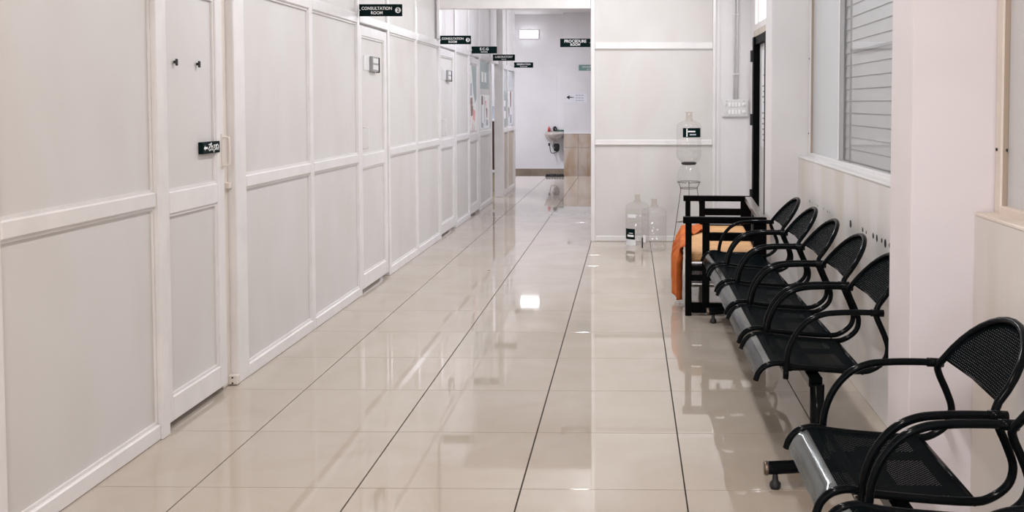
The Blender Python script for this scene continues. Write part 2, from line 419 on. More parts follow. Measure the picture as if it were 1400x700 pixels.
sm = bmesh.new(); add_box(sm, 1.225, 1.235, 3.42, 5.49, -.0315, .0315)
for v in sm.verts:
    if v.co.z > 0: v.co.x += .008
sme = bpy.data.meshes.new('slat'); bmesh.ops.recalc_face_normals(sm, faces=sm.faces); sm.to_mesh(sme); sm.free(); sme.materials.append(M['slat'])
for k in range(18):
    o = bpy.data.objects.new('slat', sme); C.objects.link(o); o.parent = w1; o.location = (0, 0, 1.10+.0665*k+.02)
box('light_block', 1.25, 1.27, 3.37, 6.36, 1.05, 2.32, M['slatb'], w1)  # sheet behind the slats, widened to stop outside light leaking in
box('glass_reflection', 1.205, 1.215, 3.42, 5.25, 1.685, 1.695, M['grey'], w1)  # reflected line in the glass, modelled as a thin grey bar
keep(w1)
w2 = window(2, -1.4, 3.105, 1.175, M['cream'], M['brownline'])
box('sill', XW-.003, 1.18, -1.4, 3.105, 1.044, 1.056, M['cream'], w2, .003)
box('pane', 1.196, 1.204, -1.35, 3.05, 1.082, 2.27, M['frost'], w2)
box('light_block', 1.25, 1.27, -3.5, 3.11, 1.048, 2.32, M['plaster'], w2)  # added unseen sheet that keeps outside light from leaking round the pane
keep(w2)
for y, z, x in ((6.33, 1.21, 1.174), (6.33, 1.70, 1.174), (3.085, 1.26, 1.174), (3.04, 1.26, 1.190)):
    for p in (0,):
        o = lathe('screw', [(.005, 0), (.005, .003)], (0, 0, 0), M['dark'], wr, 8, True, True)
        o.matrix_local = Matrix.Translation((x-.001, y, z)) @ Matrix.Rotation(-PI/2, 4, 'Y')

# black-framed door in the right wall
d5 = empty('door_5', (1.21, 8.8, 0)); struct(d5)
boxes('door_frame', [(1.175, 1.26, 9.20, 9.30, 0, 2.04), (1.175, 1.26, 8.40, 8.47, 0, 2.04)], M['bwood'], d5, .003)
box('door_head', 1.19, 1.26, 8.47, 9.20, 1.965, 2.04, M['bwood'], d5, .003)
box('door_lintel', 1.185, 1.28, 8.40, 9.30, 2.04, 2.10, M['lamd'], d5, .003)
box('door_leaf', 1.235, 1.255, 8.47, 9.20, .01, 1.965, M['plastic'], d5)
for z in (.52, 1.25, 1.86):
    box('hinge', 1.155, 1.18, 9.26, 9.31, z-.055, z+.055, M['dark'], d5, .003)
boxes('transom_frame', [(1.19, 1.25, 8.40, 9.30, 2.10, 2.16), (1.19, 1.25, 9.24, 9.30, 2.16, 2.62), (1.19, 1.25, 8.98, 9.02, 2.16, 2.62), (1.19, 1.25, 8.40, 8.46, 2.16, 2.62)], M['alu'], d5, .003)
box('transom_pane', 1.22, 1.225, 8.46, 9.24, 2.16, 2.62, M['daylight'], d5)
box('paper_notice', 1.231, 1.235, 8.60, 9.05, 1.0, 1.90, M['paper'], d5)
random.seed(5)
boxes('paper_print', [(1.2295, 1.231, 8.63, 8.63+.2+.18*random.random(), 1.06+.05*k, 1.06+.05*k+.014) for k in range(14)], M['grey'], d5)
keep(d5)

# ------------------------------------------------------------------ far wall
YE = 20.57
we2 = box('wall_far', -5.0, 1.5, YE, YE+.15, -.45, CEIL, M['plaster']); struct(we2)
box('wall_block', -1.40, 1.3, 20.12, YE, -.45, CEIL, M['plaster'], we2)
bm = bmesh.new()
boxes('panel_line', [(-2.12, -1.45, YE-.008, YE, 2.235, 2.26), (-1.60, -1.585, YE-.006, YE, -.0, 2.235), (-1.95, 1.2, YE-.006, YE, 2.95, 2.965)], M['plaster'], we2)
bm.free()
for k in range(5):      # brown skirting tiles seen over the floor edge
    o = box('skirting_tile', -4.42+.9*k*.85, -4.42+.9*(k+1)*.85-.006, YE-.014, YE, -.42, .0, M['skirt'], we2)
for i in range(3):      # dado tiles
    x0 = -1.40+.30*i
    for z0, z1 in ((-.42, .47), (.476, .765)):
        box('dado_tile', x0+.003, x0+.297, 20.108, 20.12, z0, z1, M['dado'], we2, .002)
box('dado_cap', -1.40, -.5, 20.10, 20.12, .768, .785, M['white'], we2)

# ------------------------------------------------------------------ lamps
for i, (nm, x, y, z, sx, sy, wt, col, rot, lab) in enumerate(TUBES):
    t = empty(nm, (x, y, z)); t.rotation_euler = rot
    box('housing', -.03, .03, -.61, .61, .012, .06, M['plastic'], t, .004)
    tube('glow_tube', [(0, -.58, 0), (0, .58, 0)], .013, M['lampon'], t, 10)
    boxes('end_cap', [(-.018, .018, -.61, -.58, -.018, .02), (-.018, .018, .58, .61, -.018, .02)], M['white'], t, .003)
    tag(t, lab, 'tube light', 'tube lights')
    ld = bpy.data.lights.new('tube_glow', 'AREA'); ld.shape = 'RECTANGLE'; ld.size = sx; ld.size_y = sy; ld.energy = wt; ld.color = col
    lo = bpy.data.objects.new('tube_glow', ld); C.objects.link(lo); lo.parent = t; lo.location = (0, 0, -.03)
# bright panel lamp on the far wall
fl = empty('panel_lamp', (-2.17, YE, 2.88))
box('lamp_body', -2.375, -1.965, YE-.05, YE, 2.79, 2.965, M['white'], fl, .004)
box('lamp_diffuser', -2.362, -1.978, YE-.062, YE-.05, 2.80, 2.955, M['lampon'], fl)
keep(fl); tag(fl, 'bright rectangular lamp high on the far white wall', 'lamp')
ld = bpy.data.lights.new('panel_glow', 'AREA'); ld.shape = 'RECTANGLE'; ld.size = .38; ld.size_y = .15; ld.energy = 1.5; ld.color = COOL
lo = bpy.data.objects.new('panel_glow', ld); C.objects.link(lo); lo.location = (-2.17, YE-.08, 2.88); lo.rotation_euler = (PI/2, 0, 0); lo.parent = fl; lo.matrix_parent_inverse = Matrix.Translation(fl.location).inverted()

# ------------------------------------------------------------------ benches
HW, HA, R_T = .226, .241, .0108
AX, AZ, AH, AW, LEAN = .910, .670, .150, .205, .80      # back arch: foot, height, half width, lean
SEAT = [(.460, .402), (.472, .427), (.490, .446), (.515, .457), (.545, .460), (.590, .450), (.66, .441), (.76, .435), (.848, .431)]
def seat_frame_mesh():
    side = [(.458, .394), (.470, .425), (.497, .449), (.540, .458), (.590, .447), (.70, .436), (.835, .428), (.885, .437), (.928, .470), (.940, .515), (.925, .565), (.903, .615), (.896, .643)]
    arch = []
    for k in range(1, 16):
        t = PI*k/16
        arch.append((AX+LEAN*AH*math.sin(t), -AW*math.cos(t), AZ+AH*math.sin(t)))
    pts = [(x, -HW+(.008 if z > .63 and x > .8 else 0), z) for x, z in side]+[(AX, -AW, AZ)]
    a = smooth_path(pts, 4)
    b = [Vector(p) for p in arch]
    c = [Vector((p.x, -p.y, p.z)) for p in reversed(a)]
    bm = bmesh.new(); add_tube(bm, a+b+c, R_T, 12)
    # rear cross bar under the pan and cross bar behind the front roll
    add_tube(bm, [(.848, -HW, .424), (.848, HW, .424)], .009, 8); add_tube(bm, [(.585, -HW, .436), (.585, HW, .436)], .009, 8)
    add_tube(bm, [(AX, -AW, AZ), (AX+.010, 0, AZ), (AX, AW, AZ)], .0035, 6)
    me = bpy.data.meshes.new('seat_frame'); bmesh.ops.recalc_face_normals(bm, faces=bm.faces); bm.to_mesh(me); bm.free()
    for p in me.polygons: p.use_smooth = True
    me.materials.append(M['black']); return me
def arm_mesh(s):
    y = s*HA
    p = smooth_path([(.566, y, .405), (.568, y, .452), (.575, y, .505), (.598, y, .562), (.640, y, .612), (.695, y, .640), (.76, y, .648), (.84, y, .649), (.905, y, .647)], 5)
    bm = bmesh.new(); add_tube(bm, p, R_T, 12)
    add_tube(bm, [(.872, y, .648), (.918, y, .646)], .0135, 12)          # end sleeve at the back joint
    add_tube(bm, [(.566, s*(HW-.02), .425), (.566, s*(HA+.012), .425)], .009, 8)   # bolt through the seat tube
    me = bpy.data.meshes.new('armrest'); bmesh.ops.recalc_face_normals(bm, faces=bm.faces); bm.to_mesh(me); bm.free()
    for q in me.polygons: q.use_smooth = True
    me.materials.append(M['black']); return me
def prof(path, s):
    # point at arc length s
    for a, b in zip(path, path[1:]):
        d = math.dist(a, b)
        if s <= d or b is path[-1]:
            t = s/d; return (a[0]+(b[0]-a[0])*t, a[1]+(b[1]-a[1])*t)
        s -= d
def perf_cell(bm, vs, fn, a, b, da, db, k=.19):
    # one cell of the perforated sheet: four corner verts, an open diamond in the middle
    cx, cy = a+da/2, b+db/2
    dm = [bm.verts.new(fn(cx-da*k, cy)), bm.verts.new(fn(cx, cy-db*k)), bm.verts.new(fn(cx+da*k, cy)), bm.verts.new(fn(cx, cy+db*k))]
    c00, c10, c11, c01 = vs
    for q in ((c00, dm[1], dm[0]), (c00, c10, dm[1]), (c10, dm[2], dm[1]), (c10, c11, dm[2]), (c11, dm[3], dm[2]), (c11, c01, dm[3]), (c01, dm[0], dm[3]), (c01, c00, dm[0])):
        bm.faces.new(q)
def seat_pan_mesh():
    top = SEAT[3:]; Ltot = sum(math.dist(a, b) for a, b in zip(top, top[1:]))
    bm = bmesh.new(); sag = lambda y: -.006*(1-(y/HW)**2)
    def fn(s, y):
        x, z = prof(top, min(s, Ltot-1e-6)); return (x, y, z+sag(y))
    d = .0056; nx = int((Ltot-.045)/d); W = 2*(HW-.008); ny = int(W/d); dy = W/ny
    V = {}
    def v(i, j):
        if (i, j) not in V: V[(i, j)] = bm.verts.new(fn(i*d if i <= nx else Ltot, -W/2+j*dy))
        return V[(i, j)]
    for i in range(nx+1):
        for j in range(ny):
            vs = (v(i, j), v(i+1, j), v(i+1, j+1), v(i, j+1))
            if i < nx and 2 <= j < ny-2 and (i+j) % 2: perf_cell(bm, vs, fn, i*d, -W/2+j*dy, d, dy)
            else: bm.faces.new(vs)
    me = bpy.data.meshes.new('seat_pan'); bm.to_mesh(me); bm.free(); me.materials.append(M['perf']); return me
def front_roll_mesh():
    fr = smooth_path([(x, 0, z) for x, z in SEAT[:4]], 5)
    bm = bmesh.new(); rows_ = []
    n = 10
    for p in fr:
        rows_.append([bm.verts.new((p.x, -(HW-.006)+2*(HW-.006)*k/n, p.z+.001)) for k in range(n+1)])
    for i in range(len(rows_)-1):
        for k in range(n): bm.faces.new((rows_[i][k], rows_[i][k+1], rows_[i+1][k+1], rows_[i+1][k]))
    bmesh.ops.solidify(bm, geom=bm.faces[:], thickness=.0015)
    me = bpy.data.meshes.new('front_roll'); bmesh.ops.recalc_face_normals(bm, faces=bm.faces); bm.to_mesh(me); bm.free()
    for p in me.polygons: p.use_smooth = True
    me.materials.append(M['roll']); return me
def back_mesh():
    bm = bmesh.new(); Z0, HH = AZ, AH
    def fn(y, z): return (AX+(z-Z0)*LEAN+.010*(1-(y/AW)**2), y, z)
    d = .0056; A, B = AW-.014, HH-.010
    ny = int(2*A/d); nz = int(B/d)+1; V = {}
    inside = lambda y, z: (y/A)**2+((z-Z0)/B)**2 <= 1
    def v(i, j):
        if (i, j) not in V: V[(i, j)] = bm.verts.new(fn(-A+i*d, Z0+j*d))
        return V[(i, j)]
    for i in range(ny+1):
        for j in range(nz):
            y, z = -A+i*d, Z0+j*d
            if all(inside(a, b) for a, b in ((y, z), (y+d, z), (y, z+d), (y+d, z+d))):
                vs = (v(i, j), v(i+1, j), v(i+1, j+1), v(i, j+1))
                if (i+j) % 2: perf_cell(bm, vs, fn, y, z, d, d, .15)
                else: bm.faces.new(vs)
    n = 40; r0, r1 = [], []
    for k in range(n+1):
        t = PI*k/n
        r0.append(bm.verts.new(fn(-(AW-.004)*math.cos(t), Z0+(HH-.002)*math.sin(t)))); r1.append(bm.verts.new(fn(-(A-.010)*math.cos(t), Z0+(B-.010)*math.sin(t))))
    for k in range(n): bm.faces.new((r0[k], r0[k+1], r1[k+1], r1[k]))
    me = bpy.data.meshes.new('backrest'); bm.to_mesh(me); bm.free(); me.materials.append(M['perf']); return me
ME = dict(f=seat_frame_mesh(), al=arm_mesh(-1), ar=arm_mesh(1), p=seat_pan_mesh(), r=front_roll_mesh(), b=back_mesh())
def bench(label, centres, legs, group):
    y0, y1 = min(centres)-.24, max(centres)+.24
    t = empty('waiting_bench', (.70, (y0+y1)/2, 0))
    def child(name, me, y, par):
        o = bpy.data.objects.new(name, me); C.objects.link(o); o.parent = par
        if par is t: o.matrix_parent_inverse = Matrix.Translation(t.location).inverted(); o.location = (0, y, 0)
        return o
    for y in sorted(centres, reverse=True):
        f = child('seat_frame', ME['f'], y, t); child('armrest', ME['al'], y, f); child('armrest', ME['ar'], y, f)
        p = child('seat_pan', ME['p'], y, t); child('front_roll', ME['r'], y, p)['label'] = 'shiny steel front edge'
        child('backrest', ME['b'], y, t)
    box('beam', .655, .705, y0+.02, y1-.02, .365, .405, M['black'], t, .004)
    bm = bmesh.new()
    for y in centres:
        for q in (-.12, .12): box('seat_bracket', .57, .85, y+q-.012, y+q+.012, .404, .42, M['black'], t)
    bm.free()
    for y in legs:
        tube('leg_post', [(.68, y, .09), (.68, y, .385)], .026, M['black'], t, 18)
        f = tube('foot', smooth_path([(.495, y, .075), (.55, y, .078), (.68, y, .085), (.85, y, .085), (.97, y, .075)], 3), .024, M['black'], t, 14)
        for x in (.53, .94):
            g = bmesh.new(); add_lathe(g, [(.0, .0), (.016, .0), (.021, .008), (.021, .020), (.012, .030), (.009, .058)], (x, y, 0), 14, False)
            fin('glide', g, M['dark'], f, True)
        lathe('wrap_end', [(.0, 0), (.024, 0), (.0255, .006), (.0255, .014)], (0, 0, 0), M['wire'], f, 14, False).matrix_local = Matrix.Translation((.488, y, .0745)) @ Matrix.Rotation(PI/2, 4, 'Y')
    keep(t); tag(t, label, 'bench', group)
    return t
B1 = [3.705+.5475*k for k in range(5)]
bench('black perforated metal waiting bench of five seats in front of the white window', B1, (3.46, 6.10), None)
B2 = [2.56-.5475*k for k in range(3)]
bench('black perforated metal waiting bench nearest the camera, cut by the right edge of the view', B2, (2.30, 1.60), None)

# ------------------------------------------------------------------ black wooden sofa with cloth
ang = math.atan2(.085, 1.5)
sf = empty('wooden_sofa', (.346, 6.30, 0))
def sb(name, lst, m, bev=.003): return boxes(name, lst, M[m], sf, bev)
LY, LX = 1.50, .548
for y in (0, LY-.05):
    f = sb('arm_frame', [(0, LX, y, y+.05, .615, .658)], 'bwood')
    for x0, x1 in ((.016, .058), (.128, .176), (.462, LX)):
        o = box('post', x0, x1, y+.004, y+.046, 0 if x0 != .128 else .08, .615, M['bwood'], f, .003)
    for z0, z1, xa in ((.50, .555, .176), (.36, .425, .176), (.235, .27, .058), (.02, .085, .058)):
        box('slat', xa, .462, y+.008, y+.042, z0, z1, M['bwood'], f, .003)
    box('slat', .058, .128, y+.008, y+.042, .30, .335, M['bwood'], f, .002); box('slat', .058, .128, y+.008, y+.042, .02, .085, M['bwood'], f, .002)
sb('back_rail', [(.495, LX, .05, LY-.05, .615, .655)], 'bwoodt')
sb('back_slat', [(.505, .53, .05, LY-.05, .20, .38)], 'bwood')
sb('seat_rail', [(.03, .06, .05, LY-.05, .27, .34), (.46, .49, .05, LY-.05, .27, .34), (.03, .06, .05, LY-.05, .05, .09)], 'bwood')
o = sb('seat_board', [(.02, .49, .05, LY-.05, .34, .356)], 'silver')
sb('shelf', [(.06, .46, .05, LY-.05, .20, .212)], 'silver')
sb('cushion', [(.015, .488, .052, LY-.052, .356, .42)], 'cushion', .012)
sf.rotation_euler = (0, 0, -ang)
tag(sf, 'low black wooden slatted sofa with tan seat cushion between the bench and the water stand', 'sofa')

def cloth():
    bm = bmesh.new(); nu, nv = 70, 34
    G = []
    for i in range(nu+1):
        u = i/nu; yl = .20+1.15*u
        row = []
        back = .03+.16*max(0, min(1, (yl-.75)/.35))
        fold = .019*math.sin(26*u+1.2*math.sin(5*u))+.008*math.sin(61*u)
        hang = .19+.10*math.sin(3.1*u+.7)+.05*math.sin(9*u) if u < .45 else .24+.03*math.sin(12*u)
        hang = max(.12, hang) + (.09 if u < .16 else 0)*(1-u/.16 if u < .16 else 0)
        Ltop = back; Lr = .03; tot = Ltop+Lr+hang
        for j in range(nv+1):
            s = tot*j/nv
            if s < Ltop: x, z = Ltop-s+.012, .428+.006*math.sin(40*u+8*s*10)+abs(fold)*.8
            elif s < Ltop+Lr:
                a = (s-Ltop)/Lr*PI/2; x, z = .012-.02*math.sin(a)-.004, .410+.018*math.cos(a)
            else:
                q = s-Ltop-Lr; x, z = -.012-.02*min(1, q/.1)+fold*min(1, q/.06)*1.6, .410-q
            if s < Ltop+Lr and s >= Ltop: z += abs(fold)*.5
            row.append(bm.verts.new((x-.012, yl+.004*math.sin(30*s), z)))
        G.append(row)
    for i in range(nu):
        for j in range(nv): bm.faces.new((G[i][j], G[i+1][j], G[i+1][j+1], G[i][j+1]))
    bmesh.ops.recalc_face_normals(bm, faces=bm.faces)
    bmesh.ops.solidify(bm, geom=bm.faces[:], thickness=.003)
    o = fin('orange_cloth', bm, M['orange'], None, True)
    o.location = (.346, 6.30, 0); o.rotation_euler = (0, 0, -ang)
    tag(o, 'orange cloth draped over the front edge of the black sofa', 'cloth')
cloth()

# ------------------------------------------------------------------ water bottles and stand
def big_bottle(name, x, y, z, r, h, neck_h, label, rz=0):
    t = empty(name, (x, y, z)); hb = h-neck_h-.03
    pr = [(.0, .006), (r*.80, .002), (r*.93, .008), (r, .03)]
    nrib = 4
    for k in range(nrib):
        z0 = .04+(hb-.10)*k/nrib; z1 = .04+(hb-.10)*(k+1)/nrib
        pr += [(r, z0), (r, z1-.018), (r*.965, z1-.010), (r*.965, z1-.005), (r, z1)]
    pr += [(r, hb-.045), (r*.97, hb-.025), (r*.86, hb-.008), (r*.62, hb+.004), (r*.34, hb+.012)]
    lathe('body', pr, (0, 0, 0), M['pet'], t, 40, False)
    lathe('neck', [(r*.34, hb+.012), (r*.27, hb+.028), (r*.22, hb+.036), (r*.21, hb+.03+neck_h), (r*.24, hb+.03+neck_h), (r*.24, hb+.036+neck_h), (r*.19, hb+.036+neck_h)], (0, 0, 0), M['pet2'], t, 24, False)
    return t
def wrap(name, r, a0, a1, z0, z1, m, parent, rr=.0015):
    bm = bmesh.new(); n = 12; A, B = [], []
    for k in range(n+1):
        a = a0+(a1-a0)*k/n; A.append(bm.verts.new(((r+rr)*math.cos(a), (r+rr)*math.sin(a), z0))); B.append(bm.verts.new(((r+rr)*math.cos(a), (r+rr)*math.sin(a), z1)))
    for k in range(n): bm.faces.new((A[k], A[k+1], B[k+1], B[k]))
    return fin(name, bm, m, parent, True)
D = math.radians
b1 = big_bottle('water_bottle', .069, 9.55, 0, .118, .49, .05, '')
wrap('label', .118, D(196), D(258), .06, .165, M['sign'], b1); wrap('label_print', .118, D(215), D(252), .085, .105, M['white'], b1, .0025); wrap('label_print', .118, D(225), D(248), .118, .124, M['white'], b1, .0025)
wrap('paper_sticker', .118, D(205), D(262), .0, .055, M['paper'], b1)
wrap('sticker', .118, D(215), D(262), .275, .31, M['paper'], b1)
tag(b1, 'empty clear water bottle behind the other one, with black label, against the partition', 'bottle')
b2 = big_bottle('water_bottle', .226, 9.12, 0, .118, .49, .05, '')
wrap('label', .118, D(172), D(206), .03, .13, M['sign'], b2); wrap('sticker', .118, D(208), D(226), .09, .16, M['paper'], b2)
tag(b2, 'empty clear ribbed water bottle standing in front on the floor tiles', 'bottle')
SX, SY = .565, 9.28
st = empty('bottle_stand', (SX, SY, 0))
tube('ring', [(.112*math.cos(2*PI*k/24), .112*math.sin(2*PI*k/24), .645) for k in range(25)], .0035, M['wire'], st, 6)
tube('ring', [(.085*math.cos(2*PI*k/24), .085*math.sin(2*PI*k/24), .585) for k in range(25)], .0035, M['wire'], st, 6)
for a in (205, 335, 85):
    c, s_ = math.cos(D(a)), math.sin(D(a))
    tube('leg', [(.112*c, .112*s_, .645), (.085*c, .085*s_, .585), (.09*c, .09*s_, .56), (.175*c, .13*s_, .0055)], .0035, M['wire'], st, 6)
tube('brace', [(.135*math.cos(D(a)), .11*math.sin(D(a)), .26) for a in (205, 335, 85, 205)], .003, M['wire'], st, 6)
tag(st, 'thin wire tripod stand under the water jar beside the sofa', 'stand')
jar = lathe('water_jar', [(.0, -.035), (.075, -.035), (.098, -.015), (.112, .03), (.114, .07), (.108, .12), (.09, .155), (.07, .18), (.062, .19)], (0, 0, 0), M['water'], None, 36, False)
jar.location = (SX, SY, .624); tag(jar, 'clear round water jar sitting in the wire stand', 'jar')
b3 = empty('water_bottle', (SX, SY, .826))
lathe('collar', [(.0, -.012), (.066, -.012), (.075, .0), (.07, .012), (.0, .012)], (0, 0, 0), M['dark'], b3, 28, False)
lathe('body', [(.07, .005), (.085, .02), (.108, .045), (.119, .07), (.121, .13), (.116, .137), (.116, .145), (.121, .152), (.121, .20), (.114, .207), (.114, .22), (.121, .228), (.121, .345), (.116, .37), (.10, .392), (.07, .405), (.042, .412)], (0, 0, 0), M['pet'], b3, 40, False)
lathe('water_fill', [(.066, .01), (.082, .022), (.104, .046), (.116, .07), (.117, .125), (.0, .127)], (0, 0, 0), M['water'], b3, 40, False)
lathe('neck', [(.042, .412), (.032, .43), (.030, .485), (.034, .488), (.034, .498), (.0, .498)], (0, 0, 0), M['pet2'], b3, 24, False)
wrap('label', .121, D(238), D(330), .255, .345, M['sign'], b3); wrap('label_print', .121, D(262), D(296), .305, .318, M['white'], b3, .0025)
wrap('label_print', .121, D(255), D(260), .262, .34, M['white'], b3, .0025); wrap('label_print', .121, D(270), D(300), .275, .288, M['greyb'], b3, .0025)
tag(b3, 'clear water bottle with black label standing on top of the jar and wire stand', 'bottle')

# ------------------------------------------------------------------ hanging signs
def sign(x, y, z, lines, label, m='sign', circle=None, w=.312, h=.087, font=1.0):
    t = empty('door_sign', (x, y, z))
    box('plate', x, x+w, y, y+.006, z, z+h, M[m], t, .001)
    cx = x+w/2 - (.028 if circle else 0)
    k = 0
    for s_, size, zz in lines:
        text('lettering', s_, size, (cx, y-.0012, z+h*zz), FRONT, M['white'], t, .014, sx=font)
    if circle:
        o = lathe('number_disc', [(.0, 0), (.021, 0), (.021, .001)], (0, 0, 0), M['white'], t, 24, False)
        o.matrix_local = Matrix.Translation((x+w-.030, y-.0012, z+h*.50)) @ Matrix.Rotation(PI/2, 4, 'X')
        text('number', circle, .034, (x+w-.030, y-.0026, z+h*.50), FRONT, M['sign'], t, .03)
    tube('bracket', [(x-.02, y+.003, z+h*.5), (x+.01, y+.003, z+h*.5)] if x < -1.5 else [(x+w-.01, y+.003, z+h*.5), (x+w+.012, y+.003, z+h*.5)], .004, M['alu'], t, 6)
    keep(t); tag(t, label, 'sign', None); return t
sign(-1.960, 6.93, 2.035, [('CONSULTATION', .031, .64), ('ROOM', .031, .27)], 'dark green hanging sign reading CONSULTATION ROOM 2, nearest the camera', circle='2', font=.93)
sign(-1.925, 9.70, 2.003, [('CONSULTATION', .031, .64), ('ROOM', .031, .27)], 'dark green hanging sign reading CONSULTATION ROOM 3, under the beam', circle='3', font=.93)
sign(-1.955, 11.80, 2.018, [('E.C.G', .046, .62), ('SECTION', .020, .22)], 'dark green hanging sign reading E.C.G')
sign(-1.938, 13.50, 2.005, [('LABORATORY', .044, .60), ('SECTION', .018, .20)], 'dark green hanging sign reading LABORATORY', font=.88)
sign(-1.905, 15.70, 1.988, [('OBSERVATION', .038, .62), ('ROOM SECTION', .018, .22)], 'dark green hanging sign reading OBSERVATION, farthest down the left wall', font=.9)
sign(-.725, 9.90, 1.985, [('PROCEDURE', .042, .68), ('ROOM', .036, .28)], 'dark green hanging sign reading PROCEDURE ROOM beside the cross partition', font=.95)
sign(-.76, 14.1, 1.885, [('MINOR OT', .044, .60), ('SECTION', .020, .20)], 'pale teal hanging sign reading MINOR, partly hidden by the partition', 'teal')

# arrow notice on the far wall
t = empty('arrow_notice', (-1.15, 20.12, 1.53))
box('sheet', -1.355, -.90, 20.114, 20.12, 1.42, 1.64, M['paper'], t)
yy = 20.1125
boxes('lettering', [(-1.15+.06*(k % 3), -1.15+.06*(k % 3)+.045, yy, yy+.001, 1.455+.055*(k//3), 1.47+.055*(k//3)) for k in range(9)], M['greyb'], t)
poly('arrow', [(-1.345, yy, 1.53), (-1.28, yy, 1.575), (-1.28, yy, 1.542), (-1.19, yy, 1.536), (-1.19, yy, 1.524), (-1.28, yy, 1.518), (-1.28, yy, 1.485)], M['dark'], t, (0, .001, 0))
keep(t); tag(t, 'white paper notice with a black arrow pointing left on the far wall', 'notice')

# small sign on the near door with an arrow and script
XD = -1.980
t = empty('push_sign', (XD, 4.48, 1.2))
box('plate', XD-.018, XD+.004, 4.398, 4.580, 1.172, 1.227, M['sign'], t, .001)
xx = XD+.0046
poly('arrow', [(xx, 4.406, 1.199), (xx, 4.421, 1.211), (xx, 4.421, 1.204), (xx, 4.445, 1.204), (xx, 4.445, 1.194), (xx, 4.421, 1.194), (xx, 4.421, 1.187)], M['white'], t, (.0005, 0, 0))
bm = bmesh.new()
def sc(pts): add_tube(bm, [(xx, 4.453+p[0]*.115, 1.183+p[1]*.034) for p in pts], .0022, 6)
sc([(.02, .9), (.2, 1.0), (.12, .6), (.02, .3), (.10, .05), (.22, .2)]); sc([(.28, 1.15), (.25, .1)]); sc([(.25, .55), (.40, .7), (.42, .1), (.33, .15)])
sc([(.50, .75), (.62, .85), (.55, .45), (.66, .2), (.52, .05), (.50, -.25)]); sc([(.72, .85), (.70, .1)]); sc([(.72, .5), (.84, .9), (.96, .6), (.92, .1), (.78, .15), (.84, .45)])
fin('script', bm, M['white'], t, True)
keep(t); tag(t, 'small black plate with a white left arrow and script on the nearest door', 'sign')
for y, lb in ((4.175, 'small black hook on the nearest door, left one'), (4.395, 'small black hook on the nearest door, right one')):
    o = boxes('door_hook', [(XD-.008, XD-.001, y-.008, y+.008, 1.572, 1.602), (XD-.019, XD-.008, y-.004, y+.006, 1.582, 1.594)], M['dark'], None, .002); tag(o, lb, 'hook')

# notice holders on consultation doors
def holder(y, z, lab):
    x = -1.993
    t = empty('notice_holder', (x, y, z))
    box('back_plate', x, x+.006, y-.19, y+.14, z-.055, z+.055, M['plastic'], t, .001)
    box('slot_box', x+.006, x+.030, y-.04, y+.135, z-.06, z+.055, M['grey'], t, .003)
    for q in (-.045, .005): box('name_strip', x+.030, x+.033, y-.03, y+.115, z+q, z+q+.036, M['plastic'], t)
    box('edge', x+.006, x+.036, y+.135, y+.150, z-.066, z+.052, M['dark'], t, .002)  # dark strip painted as the shadow beside the slot box
    keep(t); tag(t, lab, 'notice holder', None)
holder(7.33, 1.71, 'larger nearer white and grey name slot, on the second door from the camera')
holder(10.36, 1.71, 'smaller farther name slot, on the third door, beyond the beam')

# posters on the laboratory doors
def poster(name, x, y0, y1, z0, z1, bits, lab, bg='white'):
    t = empty(name, (x, (y0+y1)/2, z0))
    box('sheet', x, x+.002, y0, y1, z0, z1, M[bg], t)
    for i, (m, pts) in enumerate(bits):
        poly('print', [(x+.0026+.0002*i, y0+(y1-y0)*a, z0+(z1-z0)*b) for a, b in pts], M[m], t, (.0002, 0, 0))
    keep(t); tag(t, lab, 'poster')
poster('poster', -1.993, 11.83, 12.36, 1.06, 1.88, [('green', [(.3, 1), (1, 1), (1, .5), (.8, .42), (.55, .60)]), ('brown', [(.15, .50), (.4, .52), (.45, .42), (.3, .36), (.1, .42)]),
        ('greyb', [(.15, .72), (.35, .74), (.35, .54), (.12, .54)]), ('brown', [(.15, .40), (.5, .38), (.45, .24), (.2, .22)]), ('rose', [(.5, .34), (.85, .30), (.75, .16), (.6, .12), (.7, .0), (.3, .0), (.45, .18)])],
       'tall white poster with green curve and pink figure on the laboratory door')
poster('poster', -1.9845, 12.60, 13.42, 1.60, 1.965, [('white', [(.18, .25), (.38, .25), (.38, .62), (.18, .62)]), ('white', [(.48, .25), (.68, .25), (.68, .62), (.48, .62)])],
       'grey green square sign with white marks above the tall sheet', 'green')
poster('poster', -1.9845, 12.62, 13.44, 1.06, 1.52, [('greyb', [(.1, .9), (.16, .9), (.16, .1), (.1, .1)]), ('greyb', [(.45, .95), (.5, .95), (.5, .2), (.45, .2)]), ('brown', [(.12, .98), (.3, .95), (.3, .72), (.16, .7)]),
        ('rose', [(.5, .8), (.65, .85), (.62, .6)]), ('greyb', [(.1, .05), (.3, .03), (.34, .16), (.14, .2)]), ('greyb', [(.6, .1), (.85, .08), (.85, .24), (.65, .28)]), ('brown', [(.62, .62), (.75, .60), (.75, .35), (.68, .3)])],
       'white line poster of two figures on the panel before the open doorway')
poster('poster', -1.953, 14.44, 15.03, 1.06, 1.60, [('white', [(.1, .55), (.4, .55), (.4, .70), (.1, .70)]), ('white', [(.5, .55), (.85, .55), (.85, .72), (.5, .72)]), ('white', [(.1, .25), (.4, .25), (.4, .42), (.1, .42)]), ('white', [(.5, .2), (.9, .2), (.9, .42), (.5, .42)])],
       'grey green poster with white icons past the open doorway', 'green')
